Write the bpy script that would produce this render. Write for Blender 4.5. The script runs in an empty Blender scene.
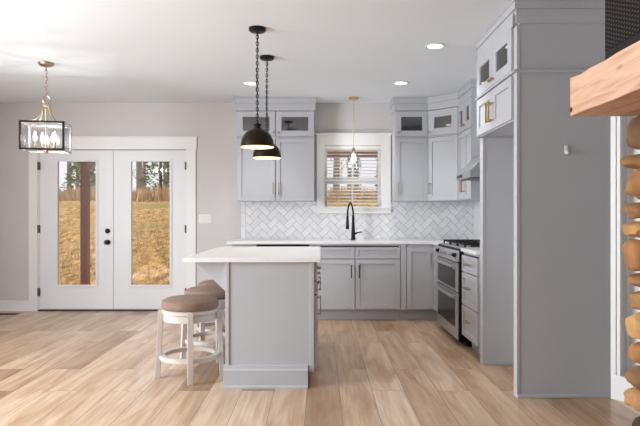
import bpy, bmesh, math, random
from mathutils import Matrix, Vector, noise
random.seed(7)
PI = math.pi
C = bpy.context.scene.collection
sc = bpy.context.scene

# ------------------------------------------------------------------ camera
F, CX, CY, H = 570.0, 320.0, 216.0, 1.21      # focal length in px, vanishing point, eye height
cd = bpy.data.cameras.new('camera'); cam = bpy.data.objects.new('camera', cd); C.objects.link(cam)
cd.sensor_width = 36.0; cd.sensor_fit = 'HORIZONTAL'; cd.lens = 36.0*F/640
cd.shift_y = 3.0/640; cd.clip_start = 0.05; cd.clip_end = 500
cam.location = (0, 0, H); cam.rotation_euler = (PI/2, 0, 0)
sc.camera = cam
# ------------------------------------------------------------------ world, sun, daylight, exposure
w = bpy.data.worlds.new('sky'); sc.world = w; w.use_nodes = True
nt = w.node_tree; bg = nt.nodes['Background']
tc = nt.nodes.new('ShaderNodeTexCoord'); sx = nt.nodes.new('ShaderNodeSeparateXYZ'); rp = nt.nodes.new('ShaderNodeValToRGB')
nt.links.new(tc.outputs['Generated'], sx.inputs[0]); nt.links.new(sx.outputs['Z'], rp.inputs[0]); nt.links.new(rp.outputs[0], bg.inputs[0])
rp.color_ramp.elements[0].color = (0.95, 0.96, 1.0, 1); rp.color_ramp.elements[1].color = (0.55, 0.72, 1.0, 1)
bg.inputs[1].default_value = 1.1
sd = bpy.data.lights.new('sun', 'SUN'); sd.energy = 5.0; sd.angle = 0.02; sd.color = (1, 0.93, 0.82)
so = bpy.data.objects.new('sun', sd); C.objects.link(so)
so.rotation_euler = Vector((0.80, -0.12, -0.62)).to_track_quat('-Z', 'Y').to_euler()
def daylight(name, loc, direction, sx_, sy_, watts, col=(1.0, 0.98, 0.96)):
    d = bpy.data.lights.new(name, 'AREA'); d.shape = 'RECTANGLE'; d.size = sx_; d.size_y = sy_; d.energy = watts; d.color = col
    o = bpy.data.objects.new(name, d); C.objects.link(o); o.location = loc
    o.rotation_euler = Vector(direction).to_track_quat('-Z', 'Y').to_euler()
    return o
daylight('daylight_left_window', (-4.33, 2.45, 1.45), (1, 0, 0), 1.9, 2.0, 262, (0.90, 0.95, 1.0))
sc.view_settings.view_transform = 'Standard'; sc.view_settings.look = 'None'
sc.view_settings.gamma = 1.0; sc.view_settings.use_curve_mapping = False
sc.view_settings.exposure = 0.0

# ------------------------------------------------------------------ helpers
def lin(c):
    return tuple((v/12.92 if v <= .04045 else ((v+.055)/1.055)**2.4) for v in (x/255 for x in c)) + (1,)
def px(x, y, D):
    return Vector(((x-CX)*D/F, D, H-(y-CY)*D/F))
def pX(x, D): return (x-CX)*D/F
def pZ(y, D): return H-(y-CY)*D/F

def mat(name, col, rough=.5, metal=0.0, var=0.0, scale=8.0, bump=0.0, coat=0.0, stretch=(1, 1, 1), emit=None, es=1.0, spec=.5):
    m = bpy.data.materials.new(name); m.use_nodes = True
    t = m.node_tree; b = t.nodes['Principled BSDF']
    b.inputs['Roughness'].default_value = rough; b.inputs['Metallic'].default_value = metal
    b.inputs['Coat Weight'].default_value = coat; b.inputs['Specular IOR Level'].default_value = spec
    c = lin(col); b.inputs['Base Color'].default_value = c
    if var or bump:
        tc = t.nodes.new('ShaderNodeTexCoord'); mp = t.nodes.new('ShaderNodeMapping'); mp.inputs['Scale'].default_value = stretch
        n = t.nodes.new('ShaderNodeTexNoise'); n.inputs['Scale'].default_value = scale; n.inputs['Detail'].default_value = 5
        t.links.new(tc.outputs['Object'], mp.inputs[0]); t.links.new(mp.outputs[0], n.inputs['Vector'])
        if var:
            r = t.nodes.new('ShaderNodeValToRGB'); e = r.color_ramp.elements
            e[0].position = .3; e[1].position = .7
            e[0].color = tuple(x*(1-var) for x in c[:3])+(1,); e[1].color = tuple(min(1, x*(1+var)) for x in c[:3])+(1,)
            t.links.new(n.outputs['Fac'], r.inputs[0]); t.links.new(r.outputs[0], b.inputs['Base Color'])
        if bump:
            bp = t.nodes.new('ShaderNodeBump'); bp.inputs['Strength'].default_value = bump; bp.inputs['Distance'].default_value = .01
            t.links.new(n.outputs['Fac'], bp.inputs['Height']); t.links.new(bp.outputs[0], b.inputs['Normal'])
    if emit:
        b.inputs['Emission Color'].default_value = lin(emit); b.inputs['Emission Strength'].default_value = es
    return m
def glass_mat(name, tint=(1, 1, 1), refl=.07, rough=.02, top=.7, blend=.25):
    m = bpy.data.materials.new(name); m.use_nodes = True; t = m.node_tree
    t.nodes.remove(t.nodes['Principled BSDF']); out = t.nodes['Material Output']
    a = t.nodes.new('ShaderNodeBsdfTransparent'); a.inputs[0].default_value = tint+(1,)
    g = t.nodes.new('ShaderNodeBsdfGlossy'); g.inputs['Roughness'].default_value = rough
    lw = t.nodes.new('ShaderNodeLayerWeight'); lw.inputs[0].default_value = blend
    mr = t.nodes.new('ShaderNodeMapRange'); mr.inputs['To Min'].default_value = refl; mr.inputs['To Max'].default_value = top
    mx = t.nodes.new('ShaderNodeMixShader')
    t.links.new(lw.outputs['Fresnel'], mr.inputs['Value'])
    t.links.new(mr.outputs[0], mx.inputs[0]); t.links.new(a.outputs[0], mx.inputs[1]); t.links.new(g.outputs[0], mx.inputs[2])
    t.links.new(mx.outputs[0], out.inputs[0]); return m
def bulb_mat(name, col, strength):
    m = bpy.data.materials.new(name); m.use_nodes = True; t = m.node_tree
    t.nodes.remove(t.nodes['Principled BSDF']); out = t.nodes['Material Output']
    a = t.nodes.new('ShaderNodeBsdfTransparent'); e = t.nodes.new('ShaderNodeEmission')
    e.inputs[0].default_value = col+(1,); e.inputs[1].default_value = strength
    mx = t.nodes.new('ShaderNodeMixShader'); mx.inputs[0].default_value = .45
    t.links.new(a.outputs[0], mx.inputs[1]); t.links.new(e.outputs[0], mx.inputs[2]); t.links.new(mx.outputs[0], out.inputs[0]); return m

class MB:
    def __init__(s): s.bm = bmesh.new()
    def box(s, x0, x1, y0, y1, z0, z1, M=None):
        vs = [s.bm.verts.new(v) for v in ((x0,y0,z0),(x1,y0,z0),(x1,y1,z0),(x0,y1,z0),(x0,y0,z1),(x1,y0,z1),(x1,y1,z1),(x0,y1,z1))]
        if M is not None:
            for v in vs: v.co = M @ v.co
        for f in ((3,2,1,0),(4,5,6,7),(0,1,5,4),(1,2,6,5),(2,3,7,6),(3,0,4,7)):
            s.bm.faces.new([vs[i] for i in f])
        return s
    def prism(s, pts, axis, a, b):
        """extrude a 2D polygon along axis from a to b; pts given in the two other axes in order"""
        def mk(p, t):
            return {'x': (t, p[0], p[1]), 'y': (p[0], t, p[1]), 'z': (p[0], p[1], t)}[axis]
        A = [s.bm.verts.new(mk(p, a)) for p in pts]; B = [s.bm.verts.new(mk(p, b)) for p in pts]
        n = len(pts)
        s.bm.faces.new(A[::-1]); s.bm.faces.new(B)
        for i in range(n): s.bm.faces.new((A[i], A[(i+1)%n], B[(i+1)%n], B[i]))
        return s
    def lathe(s, prof, n=32, c=(0, 0, 0), M=None):
        rings = []
        for r, z in prof:
            if r < 1e-6: rings.append([s.bm.verts.new((c[0], c[1], c[2]+z))])
            else: rings.append([s.bm.verts.new((c[0]+r*math.cos(2*PI*k/n), c[1]+r*math.sin(2*PI*k/n), c[2]+z)) for k in range(n)])
        if M is not None:
            for rg in rings:
                for v in rg: v.co = M @ v.co
        for a, b in zip(rings, rings[1:]):
            for k in range(n):
                k2 = (k+1) % n
                if len(a) == 1 and len(b) == 1: continue
                if len(a) == 1: s.bm.faces.new((a[0], b[k], b[k2]))
                elif len(b) == 1: s.bm.faces.new((a[k], b[0], a[k2]))
                else: s.bm.faces.new((a[k], b[k], b[k2], a[k2]))
        return s
    def tube(s, pts, r, n=10, caps=True, closed=False):
        pts = [Vector(p) for p in pts]; N = len(pts)
        rad = r if isinstance(r, (list, tuple)) else [r]*N
        rings = []; up = None
        for i, p in enumerate(pts):
            if closed: d = pts[(i+1)%N]-pts[i-1]
            else: d = pts[min(i+1, N-1)]-pts[max(i-1, 0)]
            d.normalize()
            if up is None:
                up = Vector((0, 0, 1)) if abs(d.z) < .9 else Vector((1, 0, 0))
            a = d.cross(up)
            if a.length < 1e-5: a = d.cross(Vector((0, 1, 0)))
            a.normalize(); b = a.cross(d); up = b
            rings.append([s.bm.verts.new(p+rad[i]*(math.cos(2*PI*k/n)*a+math.sin(2*PI*k/n)*b)) for k in range(n)])
        m = N if closed else N-1
        for i in range(m):
            A, B = rings[i], rings[(i+1)%N]
            for k in range(n): s.bm.faces.new((A[k], A[(k+1)%n], B[(k+1)%n], B[k]))
        if caps and not closed:
            s.bm.faces.new(rings[0][::-1]); s.bm.faces.new(rings[-1])
        return s
    def build(s, name, m, parent=None, bevel=0, smooth=False, loc=None, seg=2):
        bmesh.ops.recalc_face_normals(s.bm, faces=s.bm.faces)
        me = bpy.data.meshes.new(name); s.bm.to_mesh(me); s.bm.free()
        me.materials.append(m)
        o = bpy.data.objects.new(name, me); C.objects.link(o)
        if smooth:
            for p in me.polygons: p.use_smooth = True
            me.set_sharp_from_angle(angle=math.radians(42))
        if bevel:
            b = o.modifiers.new('bevel', 'BEVEL'); b.width = bevel; b.segments = seg; b.limit_method = 'ANGLE'
        if parent is not None: o.parent = parent
        if loc is not None: o.location = loc
        return o
def tag(o, label, cat, group=None, kind=None):
    o['label'] = label; o['category'] = cat
    if group: o['group'] = group
    if kind: o['kind'] = kind
    return o
def thing(name, label, cat, loc=(0, 0, 0), rz=0, group=None):
    o = bpy.data.objects.new(name, None); C.objects.link(o); o.empty_display_size = .1
    o.location = loc; o.rotation_euler = (0, 0, rz)
    return tag(o, label, cat, group)
def struct(name, mb, m, parent=None, bevel=0, label=None):
    o = mb.build(name, m, parent, bevel)
    if parent is None: o['kind'] = 'structure'
    if label: o['label'] = label
    return o
def dup(root, loc, rz=0, label=None):
    r = root.copy(); C.objects.link(r); r.location = loc; r.rotation_euler = (0, 0, rz)
    if label: r['label'] = label
    for ch in list(root.children):
        c = ch.copy(); C.objects.link(c); c.parent = r
        for g in ch.children:
            d = g.copy(); C.objects.link(d); d.parent = c
    return r
def lamp(name, parent, loc, kind, watts, col, size=.02, spot=None, direction=None):
    d = bpy.data.lights.new(name, kind); d.energy = watts; d.color = col
    if kind == 'POINT': d.shadow_soft_size = size
    if kind == 'AREA': d.shape = 'DISK'; d.size = size
    if kind == 'SPOT': d.shadow_soft_size = size; d.spot_size = spot; d.spot_blend = .8
    o = bpy.data.objects.new(name, d); C.objects.link(o); o.parent = parent; o.location = loc
    return o

# ------------------------------------------------------------------ materials
def floor_material():
    m = bpy.data.materials.new('oak_plank_floor'); m.use_nodes = True; t = m.node_tree; b = t.nodes['Principled BSDF']
    N = t.nodes.new; L = t.links.new
    tc = N('ShaderNodeTexCoord'); sp = N('ShaderNodeSeparateXYZ'); cb = N('ShaderNodeCombineXYZ')
    L(tc.outputs['Object'], sp.inputs[0]); L(sp.outputs['Y'], cb.inputs[0]); xo = N('ShaderNodeMath'); xo.operation = 'ADD'; xo.inputs[1].default_value = .09; L(sp.outputs['X'], xo.inputs[0]); L(xo.outputs[0], cb.inputs[1])
    br = N('ShaderNodeTexBrick'); br.offset = .37; br.offset_frequency = 2; br.squash = 1
    br.inputs['Scale'].default_value = 1; br.inputs['Brick Width'].default_value = 1.5; br.inputs['Row Height'].default_value = .225
    br.inputs['Mortar Size'].default_value = .0018; br.inputs['Mortar Smooth'].default_value = .2
    br.inputs['Color1'].default_value = (0, 0, 0, 1); br.inputs['Color2'].default_value = (1, 1, 1, 1); br.inputs['Mortar'].default_value = (.5, .5, .5, 1)
    L(cb.outputs[0], br.inputs['Vector'])
    r = N('ShaderNodeValToRGB'); e = r.color_ramp.elements
    e[0].position = 0; e[0].color = lin((166, 134, 106)); e[1].position = 1; e[1].color = lin((226, 202, 176))
    for p, c in ((.2, (192, 162, 132)), (.4, (218, 191, 162)), (.6, (203, 174, 144)), (.8, (222, 197, 172))):
        k = e.new(p); k.color = lin(c)
    L(br.outputs['Color'], r.inputs[0])
    mp = N('ShaderNodeMapping'); mp.inputs['Scale'].default_value = (26, 1.3, 1)
    ad = N('ShaderNodeVectorMath'); ad.operation = 'ADD'     # shift the grain per plank
    sc_ = N('ShaderNodeVectorMath'); sc_.operation = 'SCALE'; sc_.inputs['Scale'].default_value = 7.0
    L(br.outputs['Color'], sc_.inputs[0]); L(tc.outputs['Object'], ad.inputs[0]); L(sc_.outputs[0], ad.inputs[1]); L(ad.outputs[0], mp.inputs[0])
    n = N('ShaderNodeTexNoise'); n.inputs['Scale'].default_value = 1; n.inputs['Detail'].default_value = 8; n.inputs['Roughness'].default_value = .65; n.inputs['Distortion'].default_value = .6
    L(mp.outputs[0], n.inputs['Vector'])
    gr = N('ShaderNodeValToRGB'); g = gr.color_ramp.elements; g[0].position = .32; g[0].color = lin((222, 211, 202)); g[1].position = .62; g[1].color = (1, 1, 1, 1)
    L(n.outputs['Fac'], gr.inputs[0])
    mp2 = N('ShaderNodeMapping'); mp2.inputs['Scale'].default_value = (6, 1.1, 1); L(ad.outputs[0], mp2.inputs[0])
    n2 = N('ShaderNodeTexNoise'); n2.inputs['Scale'].default_value = 1; n2.inputs['Detail'].default_value = 3; n2.inputs['Distortion'].default_value = 1.2; L(mp2.outputs[0], n2.inputs['Vector'])
    g2 = N('ShaderNodeValToRGB'); q = g2.color_ramp.elements; q[0].position = .3; q[0].color = lin((224, 209, 196)); q[1].position = .55; q[1].color = (1, 1, 1, 1)
    L(n2.outputs['Fac'], g2.inputs[0])
    def mul(a, bb, f=1.0):
        x = N('ShaderNodeMix'); x.data_type = 'RGBA'; x.blend_type = 'MULTIPLY'; x.inputs['Factor'].default_value = f
        L(a, x.inputs['A']); L(bb, x.inputs['B']); return x.outputs['Result']
    c1 = mul(r.outputs[0], gr.outputs[0]); c2 = mul(c1, g2.outputs[0])
    sm = N('ShaderNodeMix'); sm.data_type = 'RGBA'; L(br.outputs['Fac'], sm.inputs['Factor']); L(c2, sm.inputs['A']); sm.inputs['B'].default_value = lin((120, 92, 70))
    L(sm.outputs['Result'], b.inputs['Base Color'])
    b.inputs['Roughness'].default_value = .3; b.inputs['Specular IOR Level'].default_value = .5
    bp = N('ShaderNodeBump'); bp.inputs['Strength'].default_value = .12; bp.inputs['Distance'].default_value = .004
    L(n.outputs['Fac'], bp.inputs['Height']); L(bp.outputs[0], b.inputs['Normal'])
    return m
M_floor = floor_material()
M_wall = mat('greige_wall_paint', (210, 207, 206), .85, var=.01, scale=3, bump=.03)
M_bouncecut = mat('bounce_cut_brown', (112, 84, 64), .6, var=.15, scale=3, stretch=(6, 6, .5))  # invented dark brown for the unseen rear wall, to cut bounced light
M_ceil = mat('white_ceiling_paint', (228, 234, 240), .9, var=.006, scale=2, bump=.02)
M_trim = mat('white_trim_paint', (238, 238, 238), .45, var=.006, scale=3)
M_doorw = mat('white_door_paint', (232, 233, 235), .4, var=.006, scale=3)
M_cab = mat('pale_grey_cabinet_paint', (187, 189, 194), .42, var=.008, scale=4)
M_cabin = mat('cabinet_interior', (150, 150, 152), .6, var=.01)
M_quartz = mat('white_quartz', (240, 240, 240), .16, var=.025, scale=5)
M_glass = glass_mat('clear_glass')
M_cabglass = glass_mat('cabinet_glass', (.72, .73, .75), .10, .05, 1.0, .4)
M_globe = glass_mat('globe_glass', refl=.05, top=.3)
M_brass = mat('brushed_brass', (204, 160, 92), .3, 1.0, var=.05, scale=40)
M_nickel = mat('champagne_nickel', (190, 176, 150), .3, 1.0, var=.05, scale=40)
M_black = mat('matte_black_metal', (30, 29, 29), .45, .6, var=.08, scale=20)
M_bronze = mat('dark_bronze_metal', (46, 38, 33), .38, .85, var=.15, scale=9)
M_cream = mat('shade_lining', (236, 206, 150), .5, var=.04, scale=12)
M_steel = mat('brushed_steel', (196, 197, 200), .42, 1.0, var=.05, scale=6, stretch=(1, 1, 40))
M_blackglass = mat('black_oven_glass', (18, 19, 21), .12, 0, var=.05, spec=.25)
M_iron = mat('cast_iron', (24, 24, 25), .6, .3, var=.1, scale=30)
M_stool = mat('whitewashed_wood', (208, 198, 190), .55, var=.05, scale=5, stretch=(4, 4, .6))
M_fabric = mat('brown_fabric', (140, 117, 103), .95, var=.08, scale=35, bump=.3)
M_mantel = None
M_plastic = mat('white_plastic', (232, 230, 226), .4, var=.004)
M_hinge = mat('aged_bronze_hinge', (92, 86, 80), .45, .7, var=.05)
M_slate = mat('dark_metal_register', (86, 66, 54), .5, .4, var=.1)

def wood_mat():
    m = bpy.data.materials.new('rough_sawn_cedar'); m.use_nodes = True; t = m.node_tree; b = t.nodes['Principled BSDF']; N = t.nodes.new; L = t.links.new
    tc = N('ShaderNodeTexCoord'); mp = N('ShaderNodeMapping'); mp.inputs['Scale'].default_value = (22, 2.0, 26); L(tc.outputs['Object'], mp.inputs[0])
    n = N('ShaderNodeTexNoise'); n.inputs['Scale'].default_value = 1; n.inputs['Detail'].default_value = 7; n.inputs['Distortion'].default_value = 1.0; L(mp.outputs[0], n.inputs['Vector'])
    r = N('ShaderNodeValToRGB'); e = r.color_ramp.elements; e[0].position = .28; e[0].color = lin((184, 138, 110)); e[1].position = .7; e[1].color = lin((226, 190, 164))
    k = e.new(.5); k.color = lin((216, 174, 146)); L(n.outputs['Fac'], r.inputs[0])
    v = N('ShaderNodeTexVoronoi'); v.inputs['Scale'].default_value = 1.0
    mp3 = N('ShaderNodeMapping'); mp3.inputs['Scale'].default_value = (9, 3.2, 9); L(tc.outputs['Object'], mp3.inputs[0]); L(mp3.outputs[0], v.inputs['Vector'])
    kr = N('ShaderNodeValToRGB'); q = kr.color_ramp.elements; q[0].position = .05; q[0].color = lin((130, 80, 52)); q[1].position = .14; q[1].color = (1, 1, 1, 1); L(v.outputs['Distance'], kr.inputs[0])
    x = N('ShaderNodeMix'); x.data_type = 'RGBA'; x.blend_type = 'MULTIPLY'; x.inputs['Factor'].default_value = .8; L(r.outputs[0], x.inputs['A']); L(kr.outputs[0], x.inputs['B'])
    L(x.outputs['Result'], b.inputs['Base Color']); b.inputs['Roughness'].default_value = .7
    bp = N('ShaderNodeBump'); bp.inputs['Strength'].default_value = .4; bp.inputs['Distance'].default_value = .006; L(n.outputs['Fac'], bp.inputs['Height']); L(bp.outputs[0], b.inputs['Normal'])
    return m
M_mantel = wood_mat()
def island_ramp(name, cols, rough=.6, noise=10, amount=.35, bump=.0):
    """colour picked at random for every loose piece of the mesh, plus a little noise"""
    m = bpy.data.materials.new(name); m.use_nodes = True; t = m.node_tree; b = t.nodes['Principled BSDF']; N = t.nodes.new; L = t.links.new
    g = N('ShaderNodeNewGeometry'); r = N('ShaderNodeValToRGB'); e = r.color_ramp.elements
    e[0].position = 0; e[0].color = lin(cols[0]); e[1].position = 1; e[1].color = lin(cols[-1])
    for i, c in enumerate(cols[1:-1]):
        k = e.new((i+1)/(len(cols)-1)); k.color = lin(c)
    L(g.outputs['Random Per Island'], r.inputs[0])
    tc = N('ShaderNodeTexCoord'); n = N('ShaderNodeTexNoise'); n.inputs['Scale'].default_value = noise; n.inputs['Detail'].default_value = 6; L(tc.outputs['Object'], n.inputs['Vector'])
    q = N('ShaderNodeValToRGB'); z = q.color_ramp.elements; z[0].position = .3; z[0].color = (1-amount,)*3+(1,); z[1].position = .65; z[1].color = (1, 1, 1, 1); L(n.outputs['Fac'], q.inputs[0])
    x = N('ShaderNodeMix'); x.data_type = 'RGBA'; x.blend_type = 'MULTIPLY'; x.inputs['Factor'].default_value = 1; L(r.outputs[0], x.inputs['A']); L(q.outputs[0], x.inputs['B'])
    L(x.outputs['Result'], b.inputs['Base Color']); b.inputs['Roughness'].default_value = rough
    if bump:
        bp = N('ShaderNodeBump'); bp.inputs['Strength'].default_value = bump; bp.inputs['Distance'].default_value = .01; L(n.outputs['Fac'], bp.inputs['Height']); L(bp.outputs[0], b.inputs['Normal'])
    return m
M_tile = island_ramp('white_marble_tile', [(230, 230, 233), (242, 242, 244), (236, 236, 239), (246, 246, 247)], .22, 14, .06)
M_grout = mat('grey_grout', (168, 168, 172), .8, var=.02)
M_stone = island_ramp('tan_fieldstone', [(138, 98, 64), (196, 146, 90), (214, 168, 110), (172, 120, 74), (206, 156, 104), (96, 70, 56), (198, 150, 96)], .85, 9, .4, .6)
M_mortar = mat('pale_mortar', (190, 182, 172), .9, var=.05, bump=.2)
M_darkstone = mat('dark_hearth_stone', (70, 54, 44), .8, var=.2, bump=.3)
def ground_mat():
    m = bpy.data.materials.new('dry_grass_field'); m.use_nodes = True; t = m.node_tree; b = t.nodes['Principled BSDF']; N = t.nodes.new; L = t.links.new
    tc = N('ShaderNodeTexCoord')
    mp = N('ShaderNodeMapping'); mp.inputs['Scale'].default_value = (1.6, .45, 1); L(tc.outputs['Object'], mp.inputs[0])
    n = N('ShaderNodeTexNoise'); n.inputs['Scale'].default_value = 3.4; n.inputs['Detail'].default_value = 9; n.inputs['Roughness'].default_value = .75; L(mp.outputs[0], n.inputs['Vector'])
    r = N('ShaderNodeValToRGB'); e = r.color_ramp.elements; e[0].position = .40; e[0].color = lin((98, 74, 42)); e[1].position = .62; e[1].color = lin((226, 186, 124))
    k = e.new(.47); k.color = lin((168, 128, 74)); k = e.new(.56); k.color = lin((206, 164, 102)); L(n.outputs['Fac'], r.inputs[0])
    mp2 = N('ShaderNodeMapping'); mp2.inputs['Scale'].default_value = (.06, .22, 1); L(tc.outputs['Object'], mp2.inputs[0])
    n2 = N('ShaderNodeTexNoise'); n2.inputs['Scale'].default_value = 1; n2.inputs['Detail'].default_value = 2; L(mp2.outputs[0], n2.inputs['Vector'])
    q = N('ShaderNodeValToRGB'); z = q.color_ramp.elements; z[0].position = .52; z[0].color = (0, 0, 0, 1); z[1].position = .66; z[1].color = (1, 1, 1, 1); L(n2.outputs['Fac'], q.inputs[0])
    x = N('ShaderNodeMix'); x.data_type = 'RGBA'; L(q.outputs[0], x.inputs['Factor']); L(r.outputs[0], x.inputs['A']); x.inputs['B'].default_value = lin((150, 136, 92))
    L(x.outputs['Result'], b.inputs['Base Color']); b.inputs['Roughness'].default_value = .95; b.inputs['Specular IOR Level'].default_value = .1
    bp = N('ShaderNodeBump'); bp.inputs['Strength'].default_value = .9; bp.inputs['Distance'].default_value = .08; L(n.outputs['Fac'], bp.inputs['Height']); L(bp.outputs[0], b.inputs['Normal'])
    return m
M_ground = ground_mat()
M_reed = island_ramp('dry_reed', [(196, 164, 120), (224, 196, 150), (184, 148, 106), (210, 180, 136)], .9, 3, .2)
M_bark = mat('grey_bark', (166, 152, 142), .9, var=.2, scale=6, bump=.3)
M_pbark = mat('brown_bark', (96, 78, 64), .9, var=.2, scale=6, bump=.3)
M_needle = island_ramp('evergreen_needles', [(96, 116, 58), (138, 150, 78), (118, 132, 66), (168, 172, 96)], .9, 2, .3)
M_post = mat('stained_cedar_post', (120, 62, 40), .6, var=.15, scale=5, stretch=(6, 6, .5), bump=.15)
M_beam = mat('pale_cedar_beam', (196, 158, 132), .7, var=.1, scale=4, stretch=(.5, 6, 6))
M_deck = mat('porch_concrete', (178, 168, 156), .9, var=.06)

# ------------------------------------------------------------------ structure
DW, ZC = 7.25, 2.65                 # back wall distance, ceiling height
XR, XL = 1.95, -4.40                # kitchen right wall, left wall
def wx(x): return pX(x, DW)
def wz(y): return pZ(y, DW)
struct('floor', MB().box(XL-.1, 3.4, -3.1, DW+.14, -.12, 0), M_floor)
struct('ceiling', MB().box(XL-.1, 3.4, -3.1, DW+.14, ZC, ZC+.12), M_ceil)
# back wall with openings for the french doors and the kitchen window
dx0, dx1, dzt = wx(37.8), wx(187.2), wz(149.6)
kx0, kx1, kz0, kz1 = wx(324), wx(381.5), wz(209), wz(146)
b = MB()
for x0, x1, z0, z1 in ((XL-.1, dx0, 0, ZC), (dx0, dx1, dzt, ZC), (dx1, kx0, 0, ZC), (kx0, kx1, 0, kz0), (kx0, kx1, kz1, ZC), (kx1, XR+.12, 0, ZC)):
    b.box(x0, x1, DW, DW+.14, z0, z1)
struct('wall_back', b, M_wall)
struct('wall_right', MB().box(XR, XR+.12, 3.80, DW, 0, ZC), M_trim)
def angled(o0, o1, t0=0.0, t1=.62):      # strip along the angled white wall that runs from the tall panel towards the fireplace
    ax, ay = .5, -.866; nx, ny = -.866, -.5; bx, by = XR-.008, 3.785
    return [(bx+ax*t0+nx*o0, by+ay*t0+ny*o0), (bx+ax*t1+nx*o0, by+ay*t1+ny*o0), (bx+ax*t1+nx*o1, by+ay*t1+ny*o1), (bx+ax*t0+nx*o1, by+ay*t0+ny*o1)]
struct('wall_right_return', MB().prism(angled(-.10, 0)[:2]+[(3.2, 3.25), (3.2, 3.9), (XR+.02, 3.9)], 'z', 0, ZC), M_trim)
struct('wall_right_living', MB().box(3.2, 3.4, -3.1, 3.80, 0, ZC), M_wall)
b = MB()
for y0, y1, z0, z1 in ((-3.1, 1.45, 0, ZC), (1.45, 3.45, 0, .40), (1.45, 3.45, 2.5, ZC), (3.45, DW, 0, ZC)):
    b.box(XL-.1, XL, y0, y1, z0, z1)
struct('wall_left', b, M_wall)
b = MB().box(XL, 3.2, -3.1, -3.0, 0, ZC)
struct('wall_rear', b, M_bouncecut)
struct('baseboard_left', MB().box(XL, wx(29.5), DW-.016, DW, 0, .135), M_trim, bevel=.004)
struct('baseboard_back', MB().box(wx(196), -1.02, DW-.016, DW, 0, .135), M_trim, bevel=.004)
# door casing (trim_1), threshold, doors
b = MB().box(wx(29.5), dx0+.005, DW-.022, DW, 0, dzt).box(dx1-.005, wx(196), DW-.022, DW, 0, dzt)
b.box(wx(28.5), wx(197), DW-.026, DW, dzt, wz(138)).box(wx(27.5), wx(198), DW-.04, DW, wz(138), wz(136.6))
struct('trim_1', b, M_trim, bevel=.002, label='white casing around the french doors')
struct('trim_2', MB().box(dx0, dx1, DW-.005, DW+.13, 0, .018), mat('dark_threshold', (60, 55, 52), .5, .4, var=.05), label='dark threshold under the french doors')
def french_door(name, x0, x1, g0, g1, hinge_x, knob_x):
    za, zb = .022, dzt-.008
    ga, gb = wz(285.2), wz(161.2)
    y0, y1 = DW+.012, DW+.055
    b = MB().box(x0, g0, y0, y1, za, zb).box(g1, x1, y0, y1, za, zb).box(g0, g1, y0, y1, za, ga).box(g0, g1, y0, y1, gb, zb)
    d = struct(name, b, M_doorw)
    fr = MB(); t = .026
    fr.box(g0-t, g0+.004, y0-.012, y0, ga-t, gb+t).box(g1-.004, g1+t, y0-.012, y0, ga-t, gb+t).box(g0, g1, y0-.012, y0, ga-t, ga+.004).box(g0, g1, y0-.012, y0, gb-.004, gb+t)
    fr.build('glazing_frame', M_doorw, d, bevel=.004)
    MB().box(g0, g1, y0+.018, y0+.024, ga, gb).build('pane', M_glass, d)
    for yy in (166, 229, 292):
        MB().box(hinge_x-.012, hinge_x+.012, DW-.024, DW+.014, wz(yy)-.05, wz(yy)+.05).build('hinge', M_hinge, d, bevel=.003)
    if knob_x is not None:
        R = Matrix.Translation((knob_x, y0, wz(242.2))) @ Matrix.Rotation(PI/2, 4, 'X')
        MB().lathe([(0, 0), (.033, 0), (.033, .006), (.012, .012), (.012, .032), (.026, .04), (.030, .052), (.024, .063), (0, .066)], 24, M=R).build('door_knob', M_black, d, smooth=True)
        R = Matrix.Translation((knob_x, y0, wz(231))) @ Matrix.Rotation(PI/2, 4, 'X')
        MB().lathe([(0, 0), (.032, 0), (.032, .012), (.02, .02), (0, .02)], 24, M=R).build('deadbolt', M_black, d, smooth=True)
    return d
mid = wx(113)
french_door('door_1', wx(39.3), mid-.003, wx(57.2), wx(95.8), wx(39.0), wx(107.4))
french_door('door_2', mid+.003, wx(185.8), wx(131), wx(169.8), wx(186.0), None)
# the rest of the jamb
struct('trim_3', MB().box(dx0, wx(39.3)-.002, DW, DW+.13, .018, dzt).box(wx(185.8)+.002, dx1, DW, DW+.13, .018, dzt).box(mid-.02, mid+.018, DW+.056, DW+.075, .02, dzt-.01), M_trim, label='white jamb of the french doors')

# kitchen window
b = MB().box(wx(316.8), kx0+.006, DW-.03, DW, wz(207), wz(145)).box(kx1-.006, wx(390.5), DW-.03, DW, wz(207), wz(145))
b.box(wx(316.8), wx(390.5), DW-.034, DW, wz(145), wz(135)).box(wx(314.8), wx(392), DW-.05, DW, wz(135), wz(133.3)).box(wx(316.8), wx(390.5), DW-.034, DW, wz(213.5), wz(207.4)).box(wx(315.8), wx(391), DW-.06, DW, wz(208.2), wz(206.8))
win_trim = struct('trim_4', b, M_trim, bevel=.002, label='white casing around the kitchen window')
b = MB()
gx0, gx1 = wx(327.2), wx(378.2)
for x0, x1, z0, z1, y in ((kx0, gx0, kz0, kz1, .05), (gx1, kx1, kz0, kz1, .05), (gx0, gx1, kz0, wz(206.5), .05), (gx0, gx1, wz(149.5), kz1, .05), (gx0, gx1, wz(183.2), wz(178), .045)):
    b.box(x0, x1, DW+y, DW+.09, z0, z1)
win = struct('window_1', b, M_trim)
MB().box(gx0, gx1, DW+.066, DW+.07, wz(206.5), wz(149.5)).build('pane', M_glass, win)
b = MB(); xm = (gx0+gx1)/2; b.box(xm-.009, xm+.009, DW+.056, DW+.078, wz(206.5), wz(149.5))
b.build('muntin', M_trim, win)
bl = thing('window_blind', 'white horizontal slat blind hanging open inside the kitchen window', 'blind', (xm, DW+.022, 0))
hw = (kx1-kx0)/2-.008
MB().box(-hw, hw, -.02, .02, kz1-.035, kz1-.002).build('head_rail', M_trim, bl, bevel=.003)
zs = kz1-.06; 
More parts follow.
